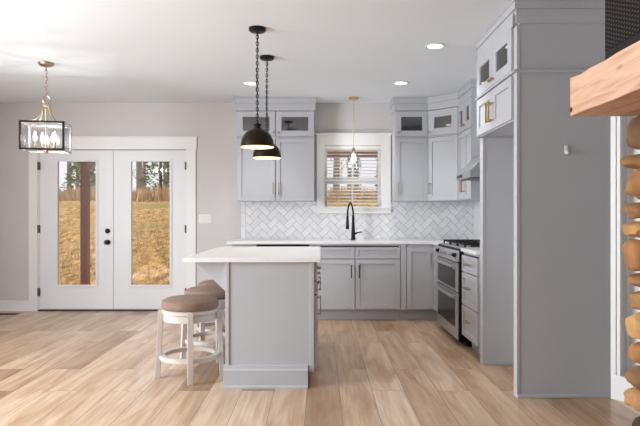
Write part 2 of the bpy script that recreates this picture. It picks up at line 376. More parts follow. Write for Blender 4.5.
while zs > kz0+.03:
    MB().box(-hw, hw, -.017, .017, zs-.0016, zs+.0016, Matrix.Translation((0, 0, zs)) @ Matrix.Rotation(.38, 4, 'X') @ Matrix.Translation((0, 0, -zs))).build('slat', M_trim, bl)
    zs -= .042
MB().box(-hw, hw, -.018, .018, kz0+.004, kz0+.018).build('bottom_rail', M_trim, bl, bevel=.003)
# right wall end trim beside the fridge panel
struct('trim_5', MB().prism(angled(0, .012, 0, .06), 'z', .16, ZC).prism(angled(0, .02, 0, .035), 'z', .16, ZC), M_trim, label='white corner board beside the tall grey panel')
struct('baseboard_right', MB().prism(angled(0, .022, 0, .6), 'z', 0, .165), M_trim, bevel=.005)

# ------------------------------------------------------------------ outdoors
def terrain():
    bm = bmesh.new(); xs = [-60+4*i for i in range(31)]; ys = [DW+.2, 8.5, 9.5, 11, 13, 16, 20, 25, 30, 36, 42, 50, 70, 110]
    def hz(y): 
        return -.25+max(0, (y-9.5))*.088 if y < 42 else 2.62+(y-42)*.02
    g = [[bm.verts.new((x, y, hz(y)+.06*math.sin(x*.5+y*.3))) for x in xs] for y in ys]
    for i in range(len(ys)-1):
        for j in range(len(xs)-1): bm.faces.new((g[i][j], g[i][j+1], g[i+1][j+1], g[i+1][j]))
    mb = MB(); mb.bm.free(); mb.bm = bm
    o = mb.build('ground_field', M_ground); o['kind'] = 'structure'
    return hz
gz = terrain()
struct('porch_slab', MB().box(-4.6, 2.2, DW+.15, 9.75, -.22, -.06), M_deck)
struct('porch_roof', MB().box(-5.2, 2.4, DW+.15, 9.9, 2.42, 2.5).box(-5.2, 2.4, 9.55, 9.75, 2.2, 2.42), M_beam)
po = thing('porch_post', 'reddish brown square porch post seen through the left french door', 'post', (pX(85.2, 9.65), 9.65, -.06))
MB().box(-.06, .06, -.06, .06, .12, 2.2).build('shaft', M_post, po, bevel=.006)
MB().box(-.072, .072, -.072, .072, 0, .12).build('base', M_post, po, bevel=.006)
# tall reeds along the far edge of the field
b = MB(); bm = b.bm
for i in range(5200):
    x = random.uniform(-30, 12); y = random.uniform(37, 41.5); hgt = random.uniform(.55, 1.15)*(.75+.3*math.sin(x*.7)**2)
    z0 = gz(y)-.05; dxx = random.uniform(-.18, .18); wd = random.uniform(.02, .05); a = random.uniform(0, PI); ux, uy = wd*math.cos(a), wd*math.sin(a)
    v = [bm.verts.new(p) for p in ((x-ux, y-uy, z0), (x+ux, y+uy, z0), (x+ux*.8+dxx*.5, y+uy*.8, z0+hgt*.6), (x+dxx, y, z0+hgt), (x-ux*.8+dxx*.5, y-uy*.8, z0+hgt*.6))]
    bm.faces.new(v)
o = b.build('dry_grass', M_reed); tag(o, 'band of tall dry tan grass along the far edge of the field', 'grass', kind='stuff')
b = MB(); bm = b.bm
for i in range(14000):
    y = min(34, 9.9+abs(random.gauss(0, 8))); x = random.uniform(-.5*y-1, 1.5+.1*y); hgt = random.uniform(.05, .2)
    z0 = gz(y)-.02; dxx = random.uniform(-.06, .06); wd = random.uniform(.008, .02); a = random.uniform(0, PI); ux, uy = wd*math.cos(a), wd*math.sin(a)
    v = [bm.verts.new(p) for p in ((x-ux, y-uy, z0), (x+ux, y+uy, z0), (x+dxx, y+random.uniform(-.05, .05), z0+hgt))]
    bm.faces.new(v)
o = b.build('field_grass', M_reed); tag(o, 'short golden tufts of dry grass near the porch', 'grass', kind='stuff')
def bare_tree(seed):
    rnd = random.Random(seed)
    lean = rnd.uniform(-.25, .25); r0 = rnd.uniform(.13, .24)
    pts = [Vector((lean*k/5+rnd.uniform(-.06, .06), rnd.uniform(-.05, .05), -.2+k*2.0)) for k in range(6)]
    b = MB().tube(pts, [r0*(1-.13*k) for k in range(6)], 8)
    for k in range(24):
        f = rnd.uniform(.12, .95)*5; i = min(4, int(f)); a = rnd.uniform(0, 2*PI); l = rnd.uniform(.4, .85)
        p0 = pts[i].lerp(pts[i+1], f-i); d = Vector((math.cos(a), math.sin(a)*.7, rnd.uniform(.3, .9)))
        p1 = p0+d*l*.5; p2 = p1+(d+Vector((0, 0, .25)))*l*.5
        b.tube([p0, p1, p2], [.05, .03, .012], 5)
        for q in range(3):
            s0 = p1.lerp(p2, rnd.random()); b.tube([s0, s0+Vector((rnd.uniform(-.5, .5), rnd.uniform(-.4, .4), rnd.uniform(.2, .7)))], [.018, .008], 4)
    return tag(b.build('bare_tree', M_bark, None, smooth=True), 'tall leafless grey tree in the treeline beyond the dry field', 'tree', 'leafless trees beyond the field')
protos = [bare_tree(11), bare_tree(23), bare_tree(37)]
def evergreen(seed, h=6.5):
    rnd = random.Random(seed); t = thing('evergreen_tree', 'bushy green evergreen standing among the leafless trees beyond the field', 'tree', group='evergreens beyond the field')
    MB().tube([(0, 0, -.2), (0, 0, h*.9)], [.14, .04], 8).build('trunk', M_pbark, t)
    b = MB(); bm = b.bm
    for k in range(1500):
        f = rnd.random()**.8; z = .25+f*h; R = (1.5*(1-f)+.12)*math.sqrt(rnd.random()); a = rnd.uniform(0, 2*PI)
        p = Vector((R*math.cos(a), R*math.sin(a), z)); d = Vector((math.cos(a), math.sin(a), rnd.uniform(-.5, .6))).normalized()*rnd.uniform(.15, .4)
        n = Vector((rnd.uniform(-1, 1), rnd.uniform(-1, 1), rnd.uniform(-1, 1))).normalized()*.09
        bm.faces.new([bm.verts.new(q) for q in (p-n, p+d*.5-n*.4, p+d, p+d*.5+n, p+n)])
    b.build('foliage', M_needle, t)
    return t
eg = [evergreen(5), evergreen(6, 5.2)]
spots = []
x = -27.0
while x < 9:
    spots.append((x+random.uniform(-.35, .35), 45+5.0*(len(spots) % 3)+random.uniform(-.6, .6))); x += .7
green = ((-21.8, 43.6), (-18.2, 44.0), (-12.2, 43.6), (-24.6, 44.0), (-9.0, 44.0), (5.6, 44.0))
spots = [p for p in spots if all((p[0]-q[0])**2+(p[1]-q[1])**2 > 5.8 for q in green)]
for i, (x, y) in enumerate(spots):
    o = protos[i] if i < 3 else dup(protos[i % 3], (0, 0, 0))
    o.location = (x, y, gz(y)); o.rotation_euler.z = random.uniform(0, 6)
    if i > 2: o.scale = (1, 1, random.uniform(.85, 1.2))
for i, (x, y) in enumerate(green):
    if i < 2: eg[i].location = (x, y, gz(y))
    else: dup(eg[i % 2], (x, y, gz(y)), i*1.3)

# ------------------------------------------------------------------ cabinet pieces (local: x along the front, y into the cabinet, z up)
def shaker(name, x0, x1, z0, z1, m, parent, rail=.055, t=.02, glass=None, panel_drop=.012):
    """a shaker front with recessed centre; face lies from y=-t to y=0"""
    b = MB(); r = min(rail, (x1-x0)*.3, (z1-z0)*.32)
    b.box(x0, x0+r, -t, 0, z0, z1).box(x1-r, x1, -t, 0, z0, z1).box(x0+r, x1-r, -t, 0, z0, z0+r).box(x0+r, x1-r, -t, 0, z1-r, z1)
    if glass is None:
        b.box(x0+r, x1-r, -t+panel_drop, -.001, z0+r, z1-r)
    o = b.build(name, m, parent, bevel=.0016, seg=1)
    if glass is not None:
        MB().box(x0+r, x1-r, -.009, -.005, z0+r, z1-r).build('pane', glass, o)
    return o
def pull(name, x, z, length, m, parent, vertical=True, y=-.02, r=.0055, proj=.032):
    b = MB(); h = length/2
    if vertical:
        b.box(x-r, x+r, y-proj-2*r, y-proj, z-h, z+h)
        for s in (-1, 1): b.box(x-r, x+r, y-proj, y, z+s*(h-.012)-r, z+s*(h-.012)+r)
    else:
        b.box(x-h, x+h, y-proj-2*r, y-proj, z-r, z+r)
        for s in (-1, 1): b.box(x+s*(h-.012)-r, x+s*(h-.012)+r, y-proj, y, z-r, z+r)
    return b.build(name, m, parent, bevel=.002)
def knob(x, z, m, parent, y=-.02):
    R = Matrix.Translation((x, y, z)) @ Matrix.Rotation(PI/2, 4, 'X')
    return MB().lathe([(0, 0), (.006, 0), (.006, .012), (.014, .016), (.015, .024), (.010, .028), (0, .028)], 16, M=R).build('knob', m, parent, smooth=True)
def carcass(x0, x1, d, z0, z1, parent, shelf=None, name='carcass', t=.018, m=None):
    b = MB().box(x0, x0+t, 0, d, z0, z1).box(x1-t, x1, 0, d, z0, z1).box(x0+t, x1-t, 0, d, z0, z0+t).box(x0+t, x1-t, 0, d, z1-t, z1).box(x0+t, x1-t, d-.01, d, z0+t, z1-t)
    for s in shelf or (): b.box(x0+t, x1-t, .004, d-.01, s-.02, s+.02)
    return b.build(name, m or M_cab, parent)
ZB, ZS, ZT, ZK = 1.392, 2.163, 2.482, 2.572      # cabinet bottom, split, top of glass doors, crown underside
def crown(x0, x1, parent, d=.33, end0=False, end1=False, zf=ZT, zk=ZK):
    """frieze board and stepped crown to the ceiling, returning round exposed ends"""
    a0 = x0-(.012 if end0 else 0); a1 = x1+(.012 if end1 else 0)
    MB().box(a0, a1, -.012, d, zf+.004, zk).build('frieze', M_cab, parent, bevel=.002)
    b = MB(); e0, e1 = (1 if end0 else 0), (1 if end1 else 0)
    n = 5
    for k in range(n):
        p = .024+(.008 if k == n-1 else 0); z0 = zk+(ZC-.004-zk)*k/n; z1 = zk+(ZC-.004-zk)*(k+1)/n
        b.box(x0-p*e0, x1+p*e1, -p, d, z0, z1)
    return b.build('crown_moulding', M_cab, parent)
def wall_cabinet(name, label, loc, rz, wid, ndoor, handle, hm, km, d=.33, ends=(True, True), gr=.068, pull_m=None, zpull=None, glass_rail_z=None):
    t = thing(name, label, 'cabinet', loc, rz)
    carcass(0, wid, d, ZB, ZK-.01, t, [ZS])
    MB().box(-.006, wid+.006, -.028, .0, ZS-.007, ZS+.007).build('divider_rail', M_cab, t, bevel=.003)
    dw = wid/ndoor; 
    for i in range(ndoor):
        x0, x1 = i*dw+.004, (i+1)*dw-.004
        left_hinge = (i % 2 == 0) if ndoor == 2 else (handle == 'right')
        hx = x1-.028 if left_hinge else x0+.028
        dd = shaker('door', x0, x1, ZB+.004, ZS-.012, M_cab, t)
        pull('handle', hx, ZB+.15, .14, hm, dd)
        gd = shaker('glass_door', x0, x1, ZS+.012, ZT-.004, M_cab, t, rail=gr, glass=M_cabglass)
        knob(hx, ZS+.055, km, gd)
    crown(0, wid, t, d, *ends)
    return t
DU = DW-.33
wall_cabinet('wall_cabinet', 'grey two-door wall cabinet between the dining wall and the kitchen window', (pX(237, DU), DU, 0), 0, pX(314.2, DU)-pX(237, DU), 2, None, M_nickel, M_nickel)
xr0 = pX(395, DU); xr1 = 1.312
wall_cabinet('wall_cabinet', 'grey single-door wall cabinet just to the right of the kitchen window', (xr0, DU, 0), 0, xr1-xr0-.002, 1, 'left', M_nickel, M_nickel, ends=(True, False))
# diagonal corner cabinet
XF = XR-.33; yd = DU-(XF-1.312)
t = thing('corner_cabinet', 'angled grey corner wall cabinet with a dark glass upper door', 'cabinet', (1.312, DU, 0), -PI/4)
cw = (XF-1.312)*math.sqrt(2)
dd0 = .30
b = MB()
poly = [(.001, 0), (cw-.001, 0), (cw+.22, .23), (cw/2, .60), (-.22, .23)]
def ring_prism(mb, pts, z0, z1): return mb.prism(pts, 'z', z0, z1)
ring_prism(b, poly, ZB, ZB+.018); ring_prism(b, poly, ZS-.02, ZS+.02); ring_prism(b, poly, ZK-.028, ZK-.01)
b.box(0.001, .02, 0, .02, ZB, ZK-.01).box(cw-.02, cw-.001, 0, .02, ZB, ZK-.01)
for (p, q) in (((-.22, .23), (cw/2, .60)), ((cw+.22, .23), (cw/2, .60)), ((.001, 0), (-.22, .23)), ((cw-.001, 0), (cw+.22, .23))):
    dx_, dy_ = q[0]-p[0], q[1]-p[1]; l = math.hypot(dx_, dy_); nx, ny = -dy_/l*.005, dx_/l*.005
    b.prism([(p[0]-nx, p[1]-ny), (q[0]-nx, q[1]-ny), (q[0]+nx, q[1]+ny), (p[0]+nx, p[1]+ny)], 'z', ZB, ZK-.01)
b.build('carcass', M_cab, t)
MB().box(0, cw, -.028, 0, ZS-.007, ZS+.007).build('divider_rail', M_cab, t, bevel=.003)
dd = shaker('door', .014, cw-.014, ZB+.004, ZS-.012, M_cab, t); pull('handle', .045, ZB+.15, .14, M_nickel, dd)
gd = shaker('glass_door', .014, cw-.014, ZS+.012, ZT-.004, M_cab, t, rail=.085, glass=M_cabglass); knob(.045, ZS+.055, M_nickel, gd)
MB().box(0, cw, -.012, .1, ZT+.004, ZK).build('frieze', M_cab, t, bevel=.002)
b = MB()
for k in range(5):
    p = .024+(.008 if k == 4 else 0); z0 = ZK+(ZC-.004-ZK)*k/5; z1 = ZK+(ZC-.004-ZK)*(k+1)/5
    b.box(-p*.41, cw+p*.41, -p, .12, z0, z1)
b.build('crown_moulding', M_cab, t)
ye = 6.05
wall_cabinet('wall_cabinet', 'grey two-door wall cabinet on the right wall behind the range hood', (XF, yd-.004, 0), -PI/2, yd-.004-ye, 2, None, M_brass, M_brass, d=.325, ends=(False, True), gr=.075)

# ------------------------------------------------------------------ base run
DB = 6.58; ZTOE, ZTOP = .130, .884
def base(name, label, loc, rz, wid, d, fronts, hm, filler=(), kind='cabinet'):
    t = thing(name, label, kind, loc, rz)
    carcass(0, wid, d, ZTOE-.006, ZTOP, t)
    MB().box(0, wid, .075, .09, 0.001, ZTOE-.004).build('toe_kick', M_cab, t)
    for f in fronts:
        kind_, x0, x1, z0, z1, hd = f
        rail = .052 if z1-z0 > .2 else .036
        o = shaker(kind_, x0, x1, z0, z1, M_cab, t, rail=rail)
        if hd: pull('handle', hd[1], hd[2], hd[3], hm, o, vertical=(hd[0] == 'v'))
    for x0, x1 in filler: MB().box(x0, x1, -.018, 0, ZTOE, ZTOP-.004).build('filler_strip', M_cab, t)
    return t
bx0 = pX(231.5, DB); bdw0 = pX(256, DB); bs0 = pX(309.5, DB); bs1 = pX(400.6, DB); bsm = pX(355, DB); bc1 = 1.30
base('base_cabinet', 'narrow grey base cabinet at the left end of the kitchen counter behind the island', (bx0, DB, 0), 0, bdw0-bx0-.002, .64,
     [('drawer', .004, bdw0-bx0-.006, .719, .852, None), ('door', .004, bdw0-bx0-.006, .138, .70, None)], M_nickel)
t = thing('dishwasher', 'built-in dishwasher with a dark top strip behind the island', 'dishwasher', (bdw0, DB, 0))
dwid = bs0-bdw0-.004
MB().box(0.002, dwid, .0, .6, .12, .875).build('body', M_black, t)
MB().box(.004, dwid-.002, -.022, -.001, .135, .83).build('door', M_steel, t, bevel=.004)
MB().box(.004, dwid-.002, -.02, -.001, .832, .874).build('control_strip', M_black, t, bevel=.003)
MB().box(0.002, dwid, .06, .08, .001, .12).build('toe_kick', M_cab, t)
sw = bs1-bs0; sm_ = bsm-bs0
base('sink_cabinet', 'wide grey sink base cabinet with two black-handled doors under the window', (bs0, DB, 0), 0, sw-.002, .64,
     [('drawer', .006, sm_-.004, .719, .852, None), ('drawer', sm_+.004, sw-.008, .719, .852, None),
      ('door', .006, sm_-.004, .138, .711, ('v', sm_-.045, .575, .15)), ('door', sm_+.004, sw-.008, .138, .711, ('v', sm_+.045, .575, .15))], M_black)
# corner base cabinet: one face on each run
YS1, YS0 = 6.20, 5.245       # stove extents along the right run
XB = 1.322
t = thing('corner_base_cabinet', 'grey corner base cabinet with a folding door beside the stove', 'cabinet', (bs1, DB, 0))
L1 = XB-bs1
b = MB().box(0, XR-bs1-.01, .0, .64, ZTOE-.006, ZTOE+.012).box(0, .018, 0, .64, ZTOE, ZTOP).box(0, XR-bs1-.01, .62, .64, ZTOE, ZTOP)
b.box(0, L1, 0, .018, ZTOP-.04, ZTOP).box(L1, L1+.018, -(DB-YS1)+.002, .0, ZTOP-.04, ZTOP).box(L1, XR-bs1-.01, -(DB-YS1)+.002, -(DB-YS1)+.02, ZTOE, ZTOP).box(L1, XR-bs1-.01, -(DB-YS1)+.02, 0, ZTOE-.006, ZTOE+.012)
b.build('carcass', M_cab, t)
MB().box(0, .062, -.018, 0, ZTOE, ZTOP-.004).build('filler_strip', M_cab, t)
MB().box(0, L1+.075, .075, .09, .001, ZTOE-.006).box(L1+.075, L1+.09, -(DB-YS1)+.004, .075, .001, ZTOE-.006).build('toe_kick', M_cab, t)
shaker('door', .068, L1-.022, .138, .852, M_cab, t)
fold = bpy.data.objects.new('folding_leaf', None)
R = Matrix.Translation((L1, 0, 0)) @ Matrix.Rotation(-PI/2, 4, 'Z')
def local_box(mb, x0, x1, y0, y1, z0, z1): mb.box(x0, x1, y0, y1, z0, z1, R)
b = MB(); W_ = DB-YS1-.006; r_ = .052
local_box(b, .022, .022+r_, -.02, 0, .138, .852); local_box(b, W_-r_, W_, -.02, 0, .138, .852); local_box(b, .022+r_, W_-r_, -.02, 0, .138, .19); local_box(b, .022+r_, W_-r_, -.02, 0, .80, .852); local_box(b, .022+r_, W_-r_, -.008, -.001, .19, .80)
dd = b.build('door', M_cab, t, bevel=.0016, seg=1)
b = MB()
for z0, z1, y0, y1 in ((.62, .79, -.058, -.047), (.632, .642, -.047, -.02), (.768, .778, -.047, -.02)): local_box(b, .058, .069, y0, y1, z0, z1)
b.build('handle', M_nickel, dd)
bpy.data.objects.remove(fold)
# drawer base to the right of the stove
YP1 = 4.722
wd = YS0-YP1
base('drawer_cabinet', 'grey three-drawer base cabinet between the stove and the tall fridge surround', (XB, YS0-.002, 0), -PI/2, wd-.004, .64,
     [('drawer', .006, wd-.012, .708, .855, ('h', wd/2, .785, .13)), ('drawer', .006, wd-.012, .408, .700, ('h', wd/2, .575, .13)), ('drawer', .006, wd-.012, .125, .400, ('h', wd/2, .285, .13))], M_nickel)
# worktops
YC = DB-.03; XCn = XB-.028
b = MB().prism([(pX(226.5, YC), YC), (XCn, YC), (XCn, YS1+.003), (XR-.002, YS1+.003), (XR-.002, DW-.002), (pX(226.5, YC), DW-.002)], 'z', ZTOP+.001, .915)
tag(b.build('worktop', M_quartz, None, bevel=.003), 'long white quartz worktop along the back wall under the window', 'countertop')
tag(MB().box(XCn, XR-.002, YP1+.002, YS0-.004, ZTOP+.001, .915).build('worktop', M_quartz, None, bevel=.003), 'short white quartz worktop between the stove and the fridge surround', 'countertop')

# herringbone backsplash
def clip(poly, a, b, c):      # keep a*x+b*z<=c
    out = []
    for i in range(len(poly)):
        p, q = poly[i], poly[(i+1) % len(poly)]; dp, dq = a*p[0]+b*p[1]-c, a*q[0]+b*q[1]-c
        if dp <= 0: out.append(p)
        if (dp < 0 < dq) or (dq < 0 < dp):
            s = dp/(dp-dq); out.append((p[0]+s*(q[0]-p[0]), p[1]+s*(q[1]-p[1])))
    return out
TX0, TX1, TZ0, TZ1 = wx(241.3), XR-.002, .916, ZB+.004
rects = [(wx(245.8), wx(316.6), TZ0, TZ1), (wx(316.6)+.001, wx(390.6)-.001, TZ0, wz(213.7)), (wx(390.6), TX1, TZ0, TZ1)]
spl = MB()
W, L = .077, .154; g = .0022
def herring():
    out = []
    for i in range(-30, 60):
        for j in range(-20, 30):
            ox = W*i + 2*W*j*0; 
            # vertical/horizontal pair stepping along the diagonal
            bx, by = i*W+j*2*W, i*W-j*2*W
            out.append((bx, by, L, W)); out.append((bx+L, by-W+0, W, L)) if False else out.append((bx, by+W, W, L))
    return out
c45 = math.cos(PI/4)
cxm = (wx(241)+wx(472))/2; czm = 1.15
for (x, y, w_, h_) in herring():
    q = [(x+g, y+g), (x+w_-g, y+g), (x+w_-g, y+h_-g), (x+g, y+h_-g)]
    q = [(cxm+c45*(a-bb), czm+c45*(a+bb)) for a, bb in q]
    if max(p[0] for p in q) < TX0 or min(p[0] for p in q) > TX1 or max(p[1] for p in q) < TZ0 or min(p[1] for p in q) > TZ1: continue
    for x0, x1, z0, z1 in rects:
        r = clip(clip(clip(clip(q, -1, 0, -x0), 1, 0, x1), 0, -1, -z0), 0, 1, z1)
        if len(r) >= 3:
            ar = abs(sum(r[i][0]*r[(i+1) % len(r)][1]-r[(i+1) % len(r)][0]*r[i][1] for i in range(len(r))))/2
            if ar > 2e-5: spl.prism(r, 'y', DW-.008, DW-.003)
for k in range(3): spl.box(TX0, wx(245.5), DW-.0085, DW-.003, TZ0+k*.162, min(TZ1, TZ0+k*.162+.159))
bsp = spl.build('backsplash', M_tile); tag(bsp, 'white marble herringbone tile backsplash behind the counter', 'backsplash')
gm = MB()
for x0, x1, z0, z1 in ((TX0, wx(316.6), TZ0, TZ1), (wx(316.6), wx(390.6), TZ0, wz(213.7)), (wx(390.6), TX1, TZ0, TZ1)): gm.box(x0, x1, DW-.0055, DW-.0005, z0, z1)
gm.build('grout', M_grout, bsp)

# ------------------------------------------------------------------ fridge surround
YN0, YN1 = 3.80, 3.86        # near panel
YFp = 4.64
XP = 1.33; XFD = 1.315
t = thing('fridge_surround', 'tall grey fridge surround with big side panels and brass-handled cabinets on top', 'cabinet', (XFD, YN0, 0))
lw = XR-.004-XFD
# panels: local x = depth to the wall, local y = away from camera
MB().box(.014, lw, 0, .022, .0, 2.575).build('side_panel', M_cab, t, bevel=.002)
MB().box(-.004, .018, -.003, YN1-YN0, .0, ZT).build('stile', M_cab, t, bevel=.002)
MB().box(.026, lw, YFp-YN0, YFp-YN0+.022, .0, 1.85).build('side_panel', M_cab, t, bevel=.002)
MB().box(.008, .03, YFp-YN0-.003, YFp-YN0+.078, .0, 1.85).build('stile', M_cab, t, bevel=.002)
MB().box(-.004, lw, -.016, 0, .0, .022).build('base_shoe', M_cab, t, bevel=.004)
MB().box(.006, lw, YFp-YN0-.014, YFp-YN0, .0, .022).build('base_shoe', M_cab, t, bevel=.004)
MB().box(-.03, lw, -.016, 0.0, 2.165, 2.185).build('panel_rail', M_cab, t, bevel=.004)
MB().box(-.012, lw, -.012, 0.0, ZT+.012, 2.59).build('panel_frieze', M_cab, t, bevel=.002)
b = MB().box(.0, lw, .03, YFp-YN0+.075, 1.858, 1.876).box(0, lw, .03, YFp-YN0+.075, 2.15, 2.19).box(0, lw, .03, YFp-YN0+.075, 2.57, 2.59).box(lw-.012, lw, .03, YFp-YN0+.075, 1.876, 2.57).box(.0, lw, YFp-YN0+.057, YFp-YN0+.077, 1.858, 2.58).box(.3, .318, .03, YFp-YN0+.075, 1.9, 2.55)
b.build('carcass', M_cab, t)
R = Matrix.Translation((0, YFp-YN0+.075, 0)) @ Matrix.Rotation(-PI/2, 4, 'Z')
fw = YFp+.075-YN1
MB().box(0, fw, -.012, .1, ZT+.012, 2.59, R).build('frieze', M_cab, t, bevel=.002)
MB().box(0, fw+.05, -.03, 0, 2.168, 2.182, R).build('divider_rail', M_cab, t, bevel=.003)
def rbox(mb, *a): mb.box(*a, R); return mb
def rshaker(name, x0, x1, z0, z1, r, glass=None):
    b = MB()
    rbox(b, x0, x0+r, -.02, 0, z0, z1); rbox(b, x1-r, x1, -.02, 0, z0, z1); rbox(b, x0+r, x1-r, -.02, 0, z0, z0+r); rbox(b, x0+r, x1-r, -.02, 0, z1-r, z1)
    if glass is None: rbox(b, x0+r, x1-r, -.008, -.001, z0+r, z1-r)
    o = b.build(name, M_cab, t, bevel=.0016, seg=1)
    if glass is not None: rbox(MB(), x0+r, x1-r, -.009, -.005, z0+r, z1-r).build('pane', glass, o)
    return o
for i in (0, 1):
    x0 = .006 if i == 0 else fw/2+.003; x1 = fw/2-.003 if i == 0 else fw-.006
    hx = x1-.03 if i == 0 else x0+.03
    d = rshaker('door', x0, x1, 1.866, 2.160, .06)
    b = MB(); z0, z1 = 1.915, 2.065
    rbox(b, hx-.006, hx+.006, -.064, -.052, z0, z1)
    for z in (z0+.012, z1-.012): rbox(b, hx-.006, hx+.006, -.052, -.02, z-.006, z+.006)
    b.build('handle', M_brass, d, bevel=.002)
    g_ = rshaker('glass_door', x0, x1, 2.192, ZT+.008, .075, M_cabglass)
    MB().lathe([(0, 0), (.006, 0), (.006, .012), (.014, .016), (.015, .024), (.010, .028), (0, .028)], 16, M=R @ Matrix.Translation((hx, -.02, 2.235)) @ Matrix.Rotation(PI/2, 4, 'X')).build('knob', M_brass, g_, smooth=True)
b = MB()
for k in range(5):
    p = .024+(.008 if k == 4 else 0); z0 = 2.59+(ZC-.004-2.59)*k/5; z1 = 2.59+(ZC-.004-2.59)*(k+1)/5
    b.box(-p, lw, -p, YFp-YN0+.075+p, z0, z1)
b.build('crown_moulding', M_cab, t)
# white hook on the panel
hk = px(566, 150, YN0)
t = thing('wall_hook', 'small white hook stuck on the tall grey side panel', 'hook', (hk.x, YN0, hk.z))
MB().box(-.012, .012, -.008, 0, -.03, .03).build('plate', M_plastic, t, bevel=.006)
MB().tube([(0, -.006, -.004), (0, -.016, -.022), (0, -.026, -.026), (0, -.03, -.012)], .006, 8).build('hook_arm', M_plastic, t, smooth=True)

# ------------------------------------------------------------------ stove
XS = 1.288
t = thing('stove', 'stainless double-oven gas stove in the right-hand counter run', 'stove', (XS, YS1-.003, 0), -PI/2)
sw_ = YS1-YS0-.008
MB().box(0, sw_, -.005, XR-XS-.02, .05, .905).build('body', M_black, t, bevel=.004)
for x in (.06, sw_-.06):
    for y in (.10, .56): MB().box(x-.02, x+.02, y-.02, y+.02, .0, .05).build('foot', M_black, t)
def oven_door(z0, z1, wz0, wz1):
    d = MB().box(.006, sw_-.006, -.022, -.006, z0, z1).build('oven_door', M_steel, t, bevel=.005)
    MB().box(.10, sw_-.10, -.026, -.02, wz0, wz1).build('oven_window', M_blackglass, d, bevel=.004)
    b = MB().tube([(.05, -.062, z1-.035), (sw_-.05, -.062, z1-.035)], .013, 12)
    for x in (.09, sw_-.09): b.tube([(x, -.062, z1-.035), (x, -.02, z1-.035)], .008, 8)
    b.build('handle', M_steel, d, smooth=True)
    return d
oven_door(.505, .775, .53, .71)
oven_door(.065, .495, .17, .43)
b = MB().prism([(-.03, .785), (.03, .785), (.06, .905), (.0, .905)], 'x', .004, sw_-.004)
cp = b.build('control_panel', M_steel, t, bevel=.004)
for k in range(5):
    x = .10+k*(sw_-.2)/4
    R2 = Matrix.Translation((x, -.018, .842)) @ Matrix.Rotation(PI/2-.24, 4, 'X')
    MB().lathe([(0, 0), (.024, 0), (.024, .006), (.018, .010), (.016, .032), (0, .034)], 18, M=R2).build('knob', M_black if k in (0, 4) else M_steel, cp, smooth=True)
MB().box(.0, sw_, .005, XR-XS-.02, .905, .918).build('cooktop', M_steel, t, bevel=.003)
for k in range(3):
    b = MB(); x0 = .02+k*(sw_-.04)/3; x1 = x0+(sw_-.04)/3-.012; y0, y1 = .05, .60; z = .945
    for xx in (x0, (x0+x1)/2-.006, x1-.012): b.box(xx, xx+.012, y0, y1, z-.006, z+.010)
    for yy in (y0, y0+.18, (y0+y1)/2, y1-.18, y1-.012): b.box(x0, x1, yy, yy+.012, z-.006, z+.010)
    for xx in (x0, x1-.014):
        for yy in (y0, (y0+y1)/2, y1-.014): b.box(xx, xx+.014, yy, yy+.014, .918, z)
    b.build('grate', M_iron, t)
    for yy in (.19, .46): MB().lathe([(0, .918), (.045, .918), (.045, .928), (.03, .934), (0, .934)], 18, c=((x0+x1)/2, yy, 0)).build('burner', M_iron, t, smooth=True)
# range hood
XH = 1.45; YH1, YH0 = 6.035, 5.50
t = thing('range_hood', 'stainless under-cabinet range hood above the stove', 'range hood', (XH, YH1, 0), -PI/2)
hw_ = YH1-YH0; hd = XR-XH-.003
MB().prism([(0, 1.59), (hd, 1.59), (hd, 1.845), (.19, 1.845), (.01, 1.665), (0, 1.66)], 'x', 0, hw_).build('canopy', M_steel, t, bevel=.003)
MB().prism([(-.006, 1.585), (.012, 1.585), (.012, 1.648), (-.006, 1.648)], 'x', -.004, hw_+.004).build('front_rail', M_steel, t, bevel=.003)
MB().box(.04, .24, -.010, -.006, 1.603, 1.629).build('control_strip', M_blackglass, t)
MB().box(.03, hw_-.03, .04, hd-.05, 1.583, 1.591).build('filter', mat('filter_mesh', (110, 110, 112), .45, .8, var=.1, scale=80), t)

# ------------------------------------------------------------------ faucet
fp = (pX(353.2, 7.05), 7.05, .916)
t = thing('kitchen_faucet', 'matte black gooseneck faucet on the worktop below the window', 'faucet', fp)
MB().lathe([(0, 0), (.031, 0), (.031, .008), (.026, .016), (.023, .10), (.0165, .24), (.015, .30)], 20).build('body', M_black, t, smooth=True)
dv = Vector((-.078, -.15, 0)); pts = []
for k in range(13):
    a = PI*k/12; pts.append(Vector((0, 0, .29))+dv*(.5-.5*math.cos(a))+Vector((0, 0, .17*math.sin(a)*.95)))
MB().tube(pts, .0105, 12).build('spout_arch', M_black, t, smooth=True)
MB().lathe([(0, .30), (.0145, .30), (.0155, .25), (.021, .15), (.022, .135), (0, .135)], 16, c=(dv.x, dv.y, 0)).build('spray_head', M_black, t, smooth=True)
MB().tube([(.015, 0, .075), (.055, -.01, .088), (.105, -.02, .098)], [.016, .009, .007], 10).build('lever', M_black, t, smooth=True)

# ------------------------------------------------------------------ island
IY0, IY1 = 4.0, 5.52
IXL, IXR = pX(182.3, 4.0), pX(320.4, 4.0)
BXL, BXR = pX(226, 4.03), -.042
t = thing('kitchen_island', 'pale grey kitchen island with a plain end panel and drawers on its right side', 'island', (0, 0, 0))
MB().box(BXL, BXR, IY0+.03, IY1-.04, .11, ZTOP).box(BXL, BXR-.07, IY0+.05, IY1-.06, 0, .11).build('body', M_cab, t)
MB().box(BXL-.004, BXL+.022, IY0+.022, IY0+.05, .15, ZTOP).build('corner_post', M_cab, t, bevel=.002)
MB().box(BXR-.03, BXR, IY0+.024, IY0+.032, .11, ZTOP).build('end_stile', M_cab, t, bevel=.002)
YM = IY0-.012
mb = MB().prism([(YM+.05, 0), (YM, 0), (YM, .012), (YM+.012, .022), (YM+.012, .125), (YM+.022, .135), (YM+.026, .155), (YM+.05, .160)], 'x', pX(223, 3.99), pX(307.8, 3.99))
